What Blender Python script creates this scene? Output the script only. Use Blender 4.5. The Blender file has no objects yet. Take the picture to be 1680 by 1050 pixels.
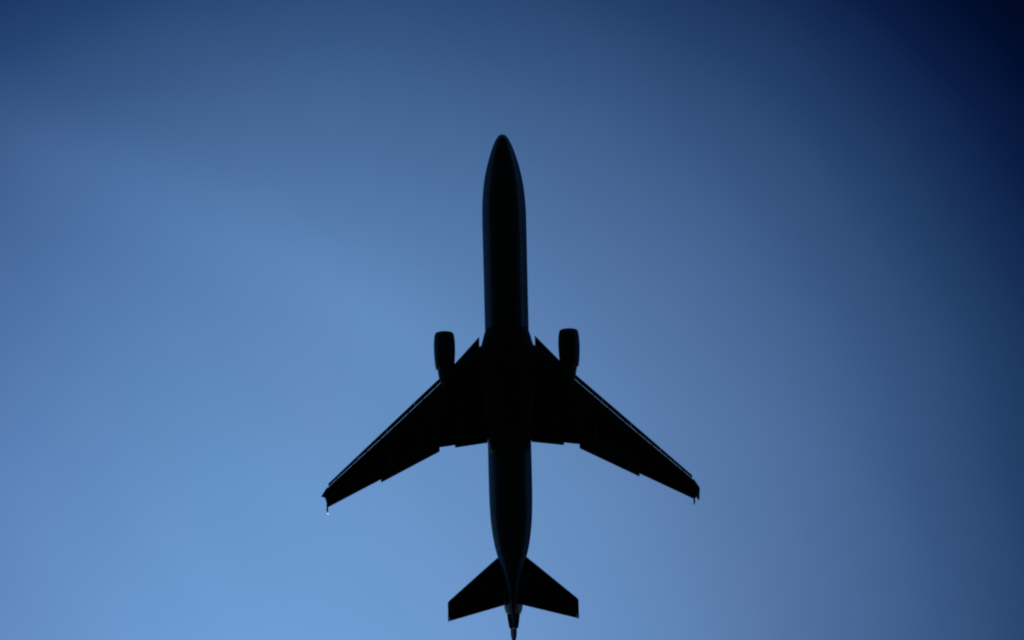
import bpy, bmesh, math, random
from mathutils import Vector, Matrix
R = math.radians
sc = bpy.context.scene
col = sc.collection

# ------------------------------------------------------------------ camera
TILT = 11.0                                   # degrees off the zenith, towards +Y
cam_d = bpy.data.cameras.new('camera')
cam = bpy.data.objects.new('camera', cam_d); col.objects.link(cam)
cam.location = (0, 0, 1.7)
d = Vector((0, math.sin(R(TILT)), math.cos(R(TILT))))
up = Vector((0, math.cos(R(TILT)), -math.sin(R(TILT))))
rt = d.cross(up)
cam.rotation_euler = Matrix((rt, up, -d)).transposed().to_euler()
cam_d.sensor_width = 36.0; cam_d.lens = 93.086
cam_d.clip_start = 0.1; cam_d.clip_end = 20000
sc.camera = cam

# ------------------------------------------------------------------ light and exposure
SUN_EL, SUN_AZ = 38.0, 140.0                  # behind the aircraft, low in the picture and to its left
sc.view_settings.view_transform = 'Standard'; sc.view_settings.look = 'None'
sc.view_settings.gamma = 1.0; sc.view_settings.exposure = 0.0
sc.cycles.filter_width = 2.1
sun_d = bpy.data.lights.new('sun', 'SUN'); sun_d.energy = 2.5; sun_d.angle = R(0.5); sun_d.color = (1, .95, .88)
sun = bpy.data.objects.new('sun', sun_d); col.objects.link(sun)
sdir = Vector((math.cos(R(SUN_EL))*math.sin(R(SUN_AZ)), math.cos(R(SUN_EL))*math.cos(R(SUN_AZ)), math.sin(R(SUN_EL))))
sun.rotation_euler = sdir.to_track_quat('Z', 'Y').to_euler()

def world():
    w = bpy.data.worlds.new('World'); sc.world = w; w.use_nodes = True
    nt = w.node_tree; N = nt.nodes; L = nt.links; N.clear()
    def n(t, **k):
        x = N.new(t)
        for a, b in k.items(): setattr(x, a, b)
        return x
    def val(s, v):
        if hasattr(v, 'links') or hasattr(v, 'is_linked'): L.new(v, s)
        else: s.default_value = v
    def m(op, a, b=0.0, c=None, clamp=False):
        x = n('ShaderNodeMath', operation=op, use_clamp=clamp); val(x.inputs[0], a); val(x.inputs[1], b)
        if c is not None: val(x.inputs[2], c)
        return x.outputs[0]
    sky = n('ShaderNodeTexSky', sky_type='NISHITA'); sky.sun_disc = False
    sky.sun_elevation = R(SUN_EL); sky.sun_rotation = R(SUN_AZ)
    sky.air_density = 1.0; sky.dust_density = 0.4; sky.ozone_density = 1.6
    tc = n('ShaderNodeTexCoord'); sep = n('ShaderNodeSeparateXYZ'); L.new(tc.outputs['Generated'], sep.inputs[0])
    zc = m('MAXIMUM', sep.outputs[2], 0.2)
    # position on the sky overhead: slopes east-west and north-south
    A = m('DIVIDE', sep.outputs[0], zc); B = m('DIVIDE', sep.outputs[1], zc)
    X = m('MAXIMUM', m('MINIMUM', m('MULTIPLY', A, -1/0.193), 1.7), -1.7)
    Y = m('MAXIMUM', m('MINIMUM', m('MULTIPLY', m('SUBTRACT', B, 0.1944), 1/0.1255), 1.8), -1.8)
    C = [0.7972, -0.1671, -0.1973, -0.2795, 0.0055, -0.1081, -0.0070, -0.0025, -0.0099, -0.0192]
    XX = m('MULTIPLY', X, X); YY = m('MULTIPLY', Y, Y); XY = m('MULTIPLY', X, Y)
    t = m('MULTIPLY_ADD', X, C[1], C[0])
    for c, s in ((C[2], Y), (C[3], XX), (C[4], XY), (C[5], YY), (C[6], m('MULTIPLY', XX, X)),
                 (C[7], m('MULTIPLY', XX, Y)), (C[8], m('MULTIPLY', X, YY)), (C[9], m('MULTIPLY', YY, Y))):
        t = m('MULTIPLY_ADD', s, c, t)
    # thin uneven veil of high haze
    nz = n('ShaderNodeTexNoise'); nz.inputs['Scale'].default_value = 9.0; nz.inputs['Detail'].default_value = 3.0
    nz.inputs['Roughness'].default_value = 0.45
    L.new(tc.outputs['Generated'], nz.inputs['Vector'])
    t = m('MULTIPLY_ADD', m('SUBTRACT', nz.outputs[0], 0.5), 0.05, t)
    mpn = n('ShaderNodeMapping', vector_type='TEXTURE'); mpn.inputs['Rotation'].default_value = (0, 0, R(52)); mpn.inputs['Scale'].default_value = (1/5, 1/19, 1/4)
    L.new(tc.outputs['Generated'], mpn.inputs['Vector'])
    nz2 = n('ShaderNodeTexNoise'); nz2.inputs['Scale'].default_value = 1.0; nz2.inputs['Detail'].default_value = 4.0
    nz2.inputs['Roughness'].default_value = 0.5
    L.new(mpn.outputs[0], nz2.inputs['Vector'])
    t = m('MULTIPLY_ADD', m('SUBTRACT', nz2.outputs[0], 0.5), 0.04, t)
    # one broad pale streak of the veil, running down to the right
    s_ = m('ADD', m('MULTIPLY_ADD', X, 0.76, Y), 0.17)
    ridge = m('EXPONENT', m('MULTIPLY', m('MULTIPLY', s_, s_), -1/0.035))
    fade = n('ShaderNodeMapRange', interpolation_type='SMOOTHSTEP'); L.new(X, fade.inputs[0])
    fade.inputs[1].default_value = 0.35; fade.inputs[2].default_value = -0.45
    t = m('MULTIPLY_ADD', m('MULTIPLY', ridge, fade.outputs[0]), 0.04, t)
    ramp = n('ShaderNodeValToRGB'); L.new(t, ramp.inputs[0])
    ramp.color_ramp.interpolation = 'LINEAR'
    stops = [(0.0, (.0002, .0036, .0225)), (.07, (.0003, .0052, .033)), (.19, (.0033, .0133, .0656)), (.3, (.009, .0296, .1077)),
             (.42, (.0181, .0565, .1596)), (.55, (.0395, .0976, .2372)), (.7, (.074, .162, .3568)),
             (.85, (.1149, .2462, .4914)), (.98, (.1616, .3362, .6521))]
    e = ramp.color_ramp.elements
    while len(e) < len(stops): e.new(0.5)
    for el, (p, c) in zip(e, stops):
        el.position = p; el.color = tuple(v/k for v, k in zip(c, ZEN)) + (1,)
    tint = n('ShaderNodeMix', data_type='RGBA', blend_type='MULTIPLY'); tint.inputs['Factor'].default_value = 1
    L.new(ramp.outputs[0], tint.inputs['A'])
    cmb = n('ShaderNodeCombineColor'); 
    sc_ = n('ShaderNodeSeparateColor'); L.new(nz2.outputs['Color'], sc_.inputs[0])
    L.new(m('ADD', m('MULTIPLY_ADD', m('SUBTRACT', sc_.outputs[1], 0.5), 0.18*GAIN, m('MULTIPLY_ADD', X, RED[1]*GAIN, RED[0]*GAIN)), m('MULTIPLY', m('MULTIPLY', XX, X), RED[2]*GAIN)), cmb.inputs[0]); cmb.inputs[1].default_value = GAIN
    L.new(m('ADD', m('MULTIPLY_ADD', X, BLU[1]*GAIN, BLU[0]*GAIN), m('MULTIPLY', m('MULTIPLY', XX, X), BLU[2]*GAIN)), cmb.inputs[2]); L.new(cmb.outputs[0], tint.inputs['B'])
    # unseen sky towards the horizon is darkened and blued to dim hull reflections
    dot = n('ShaderNodeVectorMath', operation='DOT_PRODUCT'); L.new(tc.outputs['Generated'], dot.inputs[0]); dot.inputs[1].default_value = d
    mr = n('ShaderNodeMapRange', interpolation_type='SMOOTHSTEP'); L.new(dot.outputs['Value'], mr.inputs[0])
    mr.inputs[1].default_value = math.cos(R(50)); mr.inputs[2].default_value = math.cos(R(17))
    mix = n('ShaderNodeMix', data_type='RGBA'); L.new(mr.outputs[0], mix.inputs['Factor'])
    mix.inputs['A'].default_value = (.10, .24, .42, 1); L.new(tint.outputs['Result'], mix.inputs['B'])
    mul = n('ShaderNodeMix', data_type='RGBA', blend_type='MULTIPLY'); mul.inputs['Factor'].default_value = 1
    L.new(sky.outputs[0], mul.inputs['A']); L.new(mix.outputs['Result'] if TINT else cmb.outputs[0], mul.inputs['B'])
    bg = n('ShaderNodeBackground'); bg.inputs[1].default_value = 0.15
    L.new(mul.outputs['Result'] if TINT else sky.outputs[0], bg.inputs[0])
    out = n('ShaderNodeOutputWorld'); L.new(bg.outputs[0], out.inputs[0])
RED = [1.0219, 0.1335, -0.1318]
BLU = [1.0034, -0.0068, -0.0342]
TINT = True
ZEN = (0.1065*3, 0.1755*3, 0.330*3)
GAIN = 3.0
world()

# ------------------------------------------------------------------ materials
def mat(name, base, rough=.4, metal=0.0, spec=.3, coat=0.0, vary=.15, scale=2.0, emit=None):
    m = bpy.data.materials.new(name); m.use_nodes = True
    nt = m.node_tree; b = nt.nodes['Principled BSDF']
    tc = nt.nodes.new('ShaderNodeTexCoord'); nz = nt.nodes.new('ShaderNodeTexNoise')
    nz.inputs['Scale'].default_value = scale; nz.inputs['Detail'].default_value = 6
    nt.links.new(tc.outputs['Object'], nz.inputs['Vector'])
    mp = nt.nodes.new('ShaderNodeMapRange'); nt.links.new(nz.outputs[0], mp.inputs[0])
    mp.inputs[1].default_value = .3; mp.inputs[2].default_value = .7
    mp.inputs[3].default_value = 1-vary; mp.inputs[4].default_value = 1+vary
    mx = nt.nodes.new('ShaderNodeMix'); mx.data_type = 'RGBA'; mx.blend_type = 'MULTIPLY'; mx.inputs['Factor'].default_value = 1
    mx.inputs['A'].default_value = (*base, 1); nt.links.new(mp.outputs[0], mx.inputs['B'])
    nt.links.new(mx.outputs['Result'], b.inputs['Base Color'])
    mr = nt.nodes.new('ShaderNodeMath'); mr.operation = 'MULTIPLY'; mr.inputs[1].default_value = rough
    nt.links.new(mp.outputs[0], mr.inputs[0]); nt.links.new(mr.outputs[0], b.inputs['Roughness'])
    b.inputs['Metallic'].default_value = metal; b.inputs['Specular IOR Level'].default_value = spec
    b.inputs['Coat Weight'].default_value = coat
    if emit:
        b.inputs['Emission Color'].default_value = (*emit[0], 1); b.inputs['Emission Strength'].default_value = emit[1]
    return m
M_BODY = mat('shade_dark_hull', (.006, .016, .03), .28, spec=.25)  # near-black base colour holds the deep shade of the belly
M_WING = mat('shade_dark_wing', (.010, .012, .016), .5, spec=.15)  # shade of the wing underside is put into this dark base colour
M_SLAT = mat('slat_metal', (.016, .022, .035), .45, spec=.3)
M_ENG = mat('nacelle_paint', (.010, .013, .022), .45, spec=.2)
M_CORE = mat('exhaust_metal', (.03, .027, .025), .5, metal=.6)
M_FAN = mat('fan_metal', (.02, .02, .022), .5, metal=.5)
M_LIGHTP = mat('pale_grey_paint', (.46, .54, .54), .4, spec=.4, vary=.15)
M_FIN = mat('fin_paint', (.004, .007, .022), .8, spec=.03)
M_LAMP = mat('lamp_glass', (.8, .8, .8), .2, emit=((.9, .95, 1), 1.3))
def ground_mat():
    m = mat('dark_grass', (.014, .018, .008), .95, spec=.1, vary=.35, scale=.02); return m

# ------------------------------------------------------------------ measured outlines, metres in the aircraft's own frame
# (half of a symmetric aircraft: x = distance from the centre line, y = forward)
LE = [(1.107, 7.546), (2.518, 6.476), (4.696, 4.15), (6.198, 2.747), (8.818, 0.364), (11.283, -1.882), (13.742, -4.107), (15.761, -5.932), (16.442, -6.549)]
SLAT_IN_LE = [(2.516, 6.447), (3.592, 5.292), (4.693, 4.122), (5.354, 3.501)]
SLAT_OUT_LE = [(5.959, 2.946), (16.397, -6.529)]
NOSE = [(1.659, 6.362), (2.388, 5.62), (3.591, 4.696), (4.693, 3.686), (6.195, 2.232), (11.004, -2.1), (15.756, -6.25), (16.328, -6.763), (16.507, -6.965)]
TE_FIX = [(1.096, -2.392), (4.854, -2.886), (4.906, -3.477), (6.285, -3.61), (6.343, -3.139), (11.739, -5.387), (15.572, -7.373)]
TE_TIP = [(15.591, -8.262), (16.407, -8.652)]
FLAP_IN = [(1.969, -3.447), (4.898, -3.77)]
FLAP_OUT = [(6.285, -4.06), (11.61, -6.681)]
AIL = [(11.759, -6.406), (15.536, -8.236)]
FUS = [(25.885, 0.004, -0.55, -0.55), (25.715, 0.339, -0.87, -0.187), (25.487, 0.526, -1.029, 0.029), (25.173, 0.701, -1.168, 0.243), (24.63, 0.944, -1.351, 0.55), (23.972, 1.169, -1.51, 0.846), (23.139, 1.411, -1.677, 1.168), (22.161, 1.647, -1.838, 1.485), (21.294, 1.804, -1.941, 1.701), (20.368, 1.915, -2.006, 1.864), (19.439, 1.987, -2.044, 1.973), (18.509, 2.025, -2.06, 2.037), (17.225, 2.034, -2.06, 2.06), (11.417, 2.011, -2.049, 2.049), (7.105, 2.002, -2.049, 2.049), (1.696, 1.986, -2.043, 2.043), (-3.375, 1.965, -2.032, 2.032), (-6.724, 1.958, -2.007, 2.036), (-8.374, 1.939, -1.773, 1.994), (-10.014, 1.871, -1.461, 1.952), (-10.83, 1.794, -1.285, 1.931), (-11.645, 1.689, -1.097, 1.911), (-12.729, 1.497, -0.831, 1.883), (-13.54, 1.278, -0.621, 1.862), (-14.62, 0.982, -0.329, 1.834), (-16.02, 0.633, 0.072, 1.798), (-17.041, 0.436, 0.379, 1.771), (-17.631, 0.343, 0.561, 1.756), (-18.382, 0.251, 0.797, 1.736), (-19.185, 0.163, 1.056, 1.715), (-19.773, 0.087, 1.25, 1.7)]
CONE = [(-16.158, 0.956, 0.974, 2.026), (-16.816, 0.945, 0.98, 2.02), (-17.639, 0.868, 1.023, 1.977), (-18.131, 0.796, 1.062, 1.938), (-18.46, 0.671, 1.131, 1.869)]
APU = [(-18.06, 0.633, 1.177, 2.063), (-18.443, 0.589, 1.208, 2.032), (-19.154, 0.502, 1.269, 1.971), (-19.755, 0.398, 1.342, 1.898)]
FAIR = [(7.223, 1.827, -1.95, -0.35), (6.824, 2.025, -2.08, -0.22), (6.198, 2.201, -2.2, -0.1), (5.572, 2.354, -2.3, 0.0), (4.551, 2.429, -2.38, 0.08), (1.441, 2.449, -2.42, 0.12), (-1.368, 2.25, -2.38, 0.08), (-2.599, 2.083, -2.28, -0.02), (-3.326, 1.939, -2.1, -0.2), (-4.162, 1.751, -1.9, -0.4)]
TP_LE = [(0.548, -12.802), (1.368, -13.463), (5.708, -17.128), (5.86, -17.318)]
TP_TE = [(0.027, -17.509), (0.752, -17.729), (5.697, -18.979), (5.894, -19.037)]
ENG_C = (5.621, 6.721, -2.15)
ENG = [(0.0, 0.733), (-0.045, 0.805), (-0.17, 0.865), (-0.425, 0.914), (-0.879, 0.953), (-1.445, 0.969), (-2.236, 0.94), (-2.857, 0.89), (-3.336, 0.824)]
CORE = [(-2.914, 0.692), (-3.353, 0.681), (-3.815, 0.604), (-4.265, 0.527), (-4.603, 0.411)]
FENCE = [(16.536, -6.838), (16.975, -7.813), (16.636, -8.091), (16.554, -9.036), (16.513, -9.175), (16.895, -8.936)]
FIN = [-20.845, -19.445]
ORIGIN = (0.303, 37.917, 238.686)

def obj(name, bm, m, parent=None, smooth=True, label=None):
    bmesh.ops.recalc_face_normals(bm, faces=bm.faces)
    me = bpy.data.meshes.new(name); bm.to_mesh(me); bm.free()
    if smooth:
        for p in me.polygons: p.use_smooth = True
        try: me.set_sharp_from_angle(angle=R(38))
        except Exception: pass
    me.materials.append(m)
    o = bpy.data.objects.new(name, me); col.objects.link(o)
    if parent: o.parent = parent
    if label: o['label'] = label
    return o

def skin(bm, rings, cap0=True, cap1=True):
    vs = [[bm.verts.new(p) for p in r] for r in rings]
    for a, b in zip(vs, vs[1:]):
        n = len(a)
        for i in range(n):
            j = (i+1) % n
            bm.faces.new((a[i], a[j], b[j], b[i]))
    if cap0: bm.faces.new(vs[0])
    if cap1: bm.faces.new(vs[-1])
    return bm

def ipl(tab, x):
    if x <= tab[0][0]: return tab[0][1:]
    for a, b in zip(tab, tab[1:]):
        if x <= b[0]:
            t = (x-a[0])/(b[0]-a[0] or 1)
            return tuple(p+(q-p)*t for p, q in zip(a[1:], b[1:]))
    return tab[-1][1:]
def smooth_tab(tab, step):
    """Catmull-Rom resampling of a table (y, ...) sorted by falling y"""
    out = []
    n = len(tab)
    for i in range(n-1):
        p0, p1, p2, p3 = tab[max(i-1, 0)], tab[i], tab[i+1], tab[min(i+2, n-1)]
        k = max(1, int(abs(p2[0]-p1[0])/step))
        for s in range(k):
            t = s/k
            def h(j):
                d1 = (p2[0]-p0[0]) or 1; d2 = (p3[0]-p1[0]) or 1; dx = p2[0]-p1[0]
                m1 = (p2[j]-p0[j])/d1*dx; m2 = (p3[j]-p1[j])/d2*dx
                return (2*t**3-3*t*t+1)*p1[j]+(t**3-2*t*t+t)*m1+(-2*t**3+3*t*t)*p2[j]+(t**3-t*t)*m2
            out.append((p1[0]+(p2[0]-p1[0])*t,)+tuple(h(j) for j in range(1, len(p1))))
    out.append(tab[-1])
    return out

def body(tab, seg=64, cx=0.0, open_end=False):
    bm = bmesh.new(); rings = []
    for y, hw, b, t in tab:
        hw = max(hw, .004); zr = max((t-b)/2, .004); zc = (t+b)/2
        rings.append([(cx+hw*math.cos(2*math.pi*i/seg), y, zc+zr*math.sin(2*math.pi*i/seg)) for i in range(seg)])
    return skin(bm, rings, True, not open_end)

def airfoil(xle, yle, xte, yte, z, thick, sgn=1, n=14, te=.03, camber=.012, z2=None):
    """closed section from the leading to the trailing point; thick and te are absolute metres"""
    up_, lo = [], []
    c = math.hypot(xte-xle, yte-yle)
    z2 = z if z2 is None else z2
    for i in range(n+1):
        s = (1-math.cos(math.pi*i/n))/2
        th = 5*thick*(.2969*math.sqrt(s)-.126*s-.3516*s*s+.2843*s**3-.1015*s**4) + te/2*s
        cm = camber*c*4*s*(1-s) + z+(z2-z)*s
        x, y = (xle+(xte-xle)*s)*sgn, yle+(yte-yle)*s
        up_.append((x, y, cm+th)); lo.append((x, y, cm-th))
    return up_ + lo[::-1][0:-1]

def wz(x): return -1.15+0.085*(x-2)+0.0012*max(0, x-6)**2
def smx(*tabs): return sorted(set(p[0] for t in tabs for p in t))

# ------------------------------------------------------------------ setting
bm = bmesh.new()
g = []
for r_ in (0, 60, 300, 1200, 6000):
    if r_ == 0: g.append([bm.verts.new((0, 0, 0))]); continue
    g.append([bm.verts.new((r_*math.cos(2*math.pi*i/48), r_*math.sin(2*math.pi*i/48), 0)) for i in range(48)])
for i in range(48):
    j = (i+1) % 48
    bm.faces.new((g[0][0], g[1][i], g[1][j]))
    for a, b in zip(g[1:], g[2:]): bm.faces.new((a[i], b[i], b[j], a[j]))
o = obj('ground', bm, ground_mat(), smooth=False); o['kind'] = 'structure'

# ------------------------------------------------------------------ aircraft
plane = bpy.data.objects.new('passenger_jet', None); col.objects.link(plane)
plane.empty_display_size = 4
plane.location = ORIGIN
plane.rotation_euler = (R(3), 0, R(-1.34))
plane['label'] = 'dark twin-engined passenger jet seen from below against the clear blue sky'
plane['category'] = 'airplane'

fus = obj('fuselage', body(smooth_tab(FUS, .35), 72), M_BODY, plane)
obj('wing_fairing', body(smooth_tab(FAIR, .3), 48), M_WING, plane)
obj('tail_cone', body(CONE, 40), M_LIGHTP, plane, label='pale grey tail cone behind the tailplane')
ap = obj('exhaust_outlet', body(APU, 32), M_FIN, plane)
# blade antennas under the belly
for y in (14.0, 9.2):
    bm = bmesh.new()
    z0 = -2.03
    rings = []
    for k, (dz, c, th) in enumerate(((.05, .42, .05), (-.18, .3, .035), (-.32, .18, .02))):
        rings.append([(px, py, z0+dz) for px, py in [(th*.5*math.sin(a), y-.1*k+c*.5*math.cos(a)) for a in [2*math.pi*i/12 for i in range(12)]]])
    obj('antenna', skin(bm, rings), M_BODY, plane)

def wing(s):
    # fixed wing: from behind the slats to the flap shrouds
    xs = [1.1, 1.9, 2.388, 3.591, 4.693, 4.84, 4.856, 4.904, 5.6, 6.283, 6.287, 6.345, 8.0, 9.5, 11.004, 11.739, 13.5, 15.2, 15.54]
    def nose(x): return ipl(NOSE, x)[0]
    def te(x): return ipl(TE_FIX, x)[0]
    bm = bmesh.new(); rings = []
    for x in xs:
        yl, yt = nose(x), te(x)
        c = yl-yt; th = c*(.135 if x < 6 else .115)
        rings.append(airfoil(x, yl, x, yt, wz(x), th, s, te=.05))
    tipx = [15.60, 15.9, 16.328, 16.43, 16.5]
    for x in tipx:
        yl = nose(x); yt = ipl(TE_TIP, x)[0]
        rings.append(airfoil(x, yl, x, yt, wz(x), (yl-yt)*(.11 if x < 16.4 else .07), s, te=.03))
    w = obj('wing', skin(bm, rings), M_WING, plane)
    # slats
    def slat(x0, x1, le, zoff, gap, cmin):
        bm = bmesh.new(); rings = []
        k = 5
        for i in range(k+1):
            x = x0+(x1-x0)*i/k
            yl = ipl(le, x)[0]; yt = nose(x)+gap
            rings.append(airfoil(x, yl, x, yt, wz(x)+zoff, .16 if x < 10 else .12, s, n=8, te=.02, camber=.05))
        sl = obj('slat', skin(bm, rings), M_SLAT, w)
    slat(2.52, 5.30, SLAT_IN_LE, -.12, -.03, .2)
    sx = [5.99, 8.48, 11.05, 13.6, 16.385]
    for a, b in zip(sx, sx[1:]): slat(a+.006, b-.006, SLAT_OUT_LE, -.10, .012, .2)
    # slat tracks bridging the slot
    for x in (3.1, 4.4, 6.6, 7.7, 9.05, 10.4, 11.6, 12.9, 14.2, 15.6):
        bm = bmesh.new(); y = nose(x)
        bmesh.ops.create_cube(bm, size=1, matrix=Matrix.Translation((s*x, y+.05, wz(x)-.06)) @ Matrix.Diagonal((.07, .5, .08, 1)))
        obj('slat_track', bm, M_SLAT, w)
    # flaps
    def flap(nm, pts, z0, lead, parts=6, th=.22):
        bm = bmesh.new(); rings = []
        (x0, y0), (x1, y1) = pts
        for i in range(parts+1):
            f = i/parts; x = x0+(x1-x0)*f; yt = y0+(y1-y0)*f
            c = lead[0]+(lead[1]-lead[0])*f
            rings.append(airfoil(x, yt+c, x, yt, wz(x)-.05, th*c/1.5, s, n=10, te=.02, z2=wz(x)+z0))
        return obj(nm, skin(bm, rings), M_WING, w)
    flap('flap', FLAP_IN, -.35, (1.6, 1.5))
    flap('flap', FLAP_OUT, -.30, (1.65, 1.5))
    flap('aileron', [(11.618, -6.338), (15.59, -8.262)], -.02, (1.12, .9), th=.2)
    # flap track fairings
    for x, ln, r_ in ((4.1, 3.2, .2), (7.7, 3.0, .2), (10.6, 2.4, .17)):
        yt = ipl([FLAP_IN[0], FLAP_IN[1], FLAP_OUT[0], FLAP_OUT[1]], x)[0]
        bm = bmesh.new(); rings = []
        for i in range(13):
            f = i/12; rr = r_*math.sin(math.pi*min(1, .04+.92*f))**.6
            zc = wz(x)-.42-.12*f
            rings.append([(s*(x+rr*.8*math.cos(a)), yt+.15+ln*(1-f), zc+rr*1.3*math.sin(a)) for a in [2*math.pi*j/16 for j in range(16)]])
        obj('flap_track_fairing', skin(bm, rings), M_WING, w)
    # tip fence: thin arrow-shaped plate, upper and lower blades
    f = [(16.50, FENCE[0][1])] + FENCE[1:]; zt = wz(16.5)
    def plate(pts, th):
        bm = bmesh.new()
        a = [bm.verts.new((s*(x-th), y, z)) for x, y, z in pts]; b = [bm.verts.new((s*(x+th), y, z)) for x, y, z in pts]
        n = len(pts)
        bm.faces.new(a); bm.faces.new(b[::-1])
        for i in range(n): bm.faces.new((a[i], b[i], b[(i+1) % n], a[(i+1) % n]))
        return bm
    if s > 0: pts = [(f[0][0], f[0][1], zt), (f[1][0]-.04, f[1][1]+.1, zt-.72), (f[1][0]-.02, f[1][1]-.02, zt-.80), (16.66, f[2][1]+.25, zt-.25), (16.50, f[2][1]-.3, zt-.05)]
    else: pts = [(f[0][0], f[0][1], zt), (f[1][0]-.06, f[1][1]+.1, zt-.72), (f[1][0]-.02, f[1][1]-.05, zt-.80), (f[5][0]-.02, f[5][1]+.05, zt-.74), (f[5][0]-.12, f[5][1]+.05, zt-.6), (16.72, f[5][1]+.35, zt-.4), (16.50, f[5][1]+.3, zt-.05)]
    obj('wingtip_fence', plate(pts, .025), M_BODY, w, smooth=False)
    upper = [(16.50, f[0][1]-.1, zt+.02, .03), (16.52, f[3][1]+.75, zt+.85, .05), (16.54, f[3][1]+.02, zt+1.0, .045), (16.53, f[3][1]+.22, zt+.5, .09), (16.50, TE_TIP[1][1]+.05, zt, .07)]
    bm = bmesh.new()
    va = [bm.verts.new((s*(x-h), y, z)) for x, y, z, h in upper]; vb = [bm.verts.new((s*(x+h), y, z)) for x, y, z, h in upper]
    bm.faces.new(va); bm.faces.new(vb[::-1])
    for i in range(5): bm.faces.new((va[i], vb[i], vb[(i+1) % 5], va[(i+1) % 5]))
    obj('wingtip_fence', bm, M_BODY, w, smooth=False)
    bm = bmesh.new()
    bmesh.ops.create_uvsphere(bm, u_segments=12, v_segments=8, radius=.055, matrix=Matrix.Translation((s*f[4][0], f[4][1]+.1, zt+.95)))
    if s > 0: obj('navigation_light', bm, M_LAMP, w, label='small white light shining at the aft tip of the wing')
    else: bm.free()
    return w

def engine(s):
    cx, cy, cz = ENG_C
    cx += .05*s; cy -= .08
    seg = 48
    def rev(prof, z_off=0.0):
        """open profile of (y, r) -> surface of revolution about the engine axis"""
        return [[(s*cx+r*math.cos(2*math.pi*i/seg), cy+y, cz+z_off+r*math.sin(2*math.pi*i/seg)) for i in range(seg)] for y, r in prof]
    prof = smooth_tab(ENG, .2)
    inner = [(-3.3, .74), (-2.2, .8), (-1.1, .82), (-.55, .78), (-.2, .72), (-.04, .71)]
    bm = bmesh.new(); rings = rev(prof) + rev(inner)
    skin(bm, rings, False, False)
    a = bm.verts[:]; n = len(rings)
    bm.verts.ensure_lookup_table()
    for i in range(seg):
        j = (i+1) % seg; l = (n-1)*seg
        bm.faces.new((bm.verts[l+i], bm.verts[l+j], bm.verts[j], bm.verts[i]))
    nac = obj('engine', bm, M_ENG, plane)
    bm = bmesh.new()
    skin(bm, rev(CORE)+rev([(-4.58, .36), (-4.2, .4)]), True, True)
    obj('core_nozzle', bm, M_CORE, nac)
    bm = bmesh.new(); skin(bm, rev([(-4.1, .3), (-4.5, .27), (-4.85, .16), (-5.05, .03)]), True, True)
    obj('exhaust_cone', bm, M_CORE, nac)
    bm = bmesh.new()
    for k in range(24):
        a = 2*math.pi*k/24; pts = []
        for r, tw, c in ((.2, .9, .12), (.5, .6, .17), (.78, .35, .2)):
            for sg in (-1, 1):
                yy = -.75+sg*c*math.cos(tw); da = sg*c*math.sin(tw)/r*.8
                pts.append(bm.verts.new((s*cx+r*math.cos(a+da), cy+yy, cz+r*math.sin(a+da))))
        bm.faces.new((pts[0], pts[1], pts[3], pts[2])); bm.faces.new((pts[2], pts[3], pts[5], pts[4]))
    skin(bm, rev([(-.95, .8), (-1.0, .8)]), True, True)
    obj('fan', bm, M_FAN, nac)
    bm = bmesh.new(); skin(bm, rev([(-.35, .01), (-.42, .09), (-.55, .16), (-.8, .22), (-.94, .23)]), True, True)
    obj('spinner', bm, M_FAN, nac)
    # pylon
    bm = bmesh.new(); rings = []
    for z, y0, y1, th in ((cz+.6, cy-.9, cy-5.1, .30), (cz+.95, cy-1.6, cy-5.6, .34), (wz(cx)+.05, cy-3.2, cy-6.2, .34)):
        ring = []
        for i in range(24):
            a = 2*math.pi*i/24
            ring.append((s*cx+th/2*math.sin(a), (y0+y1)/2+(y0-y1)/2*math.cos(a), z))
        rings.append(ring)
    obj('pylon', skin(bm, rings), M_ENG, plane)

def tailplane(s):
    bm = bmesh.new(); rings = []
    tz = lambda x: 1.05+.1*x
    tel = [(x, y) for x, y in TP_TE]
    for x in (.1, .4, .742, .76, 2, 3.5, 5, 5.69, 5.70, 5.8, 5.86):
        yl = ipl(TP_LE, x)[0]; yt = ipl(tel, x)[0]
        cut = (yl-yt)*.28 if .75 < x < 5.695 else 0
        rings.append(airfoil(x, yl, x, yt+cut, tz(x), (yl-yt)*.09, s, te=.12 if cut else .02, camber=-.005))
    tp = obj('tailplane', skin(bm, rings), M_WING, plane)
    bm = bmesh.new(); rings = []
    for x in (.762, 2, 3.5, 5, 5.688):
        yl = ipl(TP_LE, x)[0]; yt = ipl(tel, x)[0]; c = yl-yt
        rings.append(airfoil(x, yt+c*.31, x, yt, tz(x), .12, s, n=8, te=.015, camber=0))
    obj('elevator', skin(bm, rings), M_WING, tp)

def fin():
    # z, y of leading edge, y of trailing edge, thickness
    zs = [1.5, 2.0, 3.5, 5.0, 6.5, 7.7, 7.9]
    yt0, yt1 = FIN[1], FIN[0]
    def yle(z): return -13.0+(-18.6+13.0)*(z-1.9)/6.0
    def yte(z): return yt0+(yt1-yt0)*(z-1.9)/6.0
    def sec(z, a, b, th, te):
        return [(px, py, z) for px, py in [(q[2], q[1]) for q in airfoil(0, a, 0, b, 0, th, te=te, camber=0)]]
    bm = bmesh.new(); rings = []
    for z in zs:
        a, b = yle(z), yte(z)
        if z > 7.8: a -= .25
        rings.append(sec(z, a, b+(a-b)*.3, .95-.075*(z-2), .2))
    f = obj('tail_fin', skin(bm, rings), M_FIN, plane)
    bm = bmesh.new(); rings = []
    for z in (2.1, 3.5, 5, 6.5, 7.7):
        a, b = yle(z), yte(z)
        rings.append(sec(z, b+(a-b)*.296, b, .19-.012*z, .02))
    obj('rudder', skin(bm, rings), M_FIN, f)

for s in (1, -1):
    wing(s); engine(s); tailplane(s)
fin()
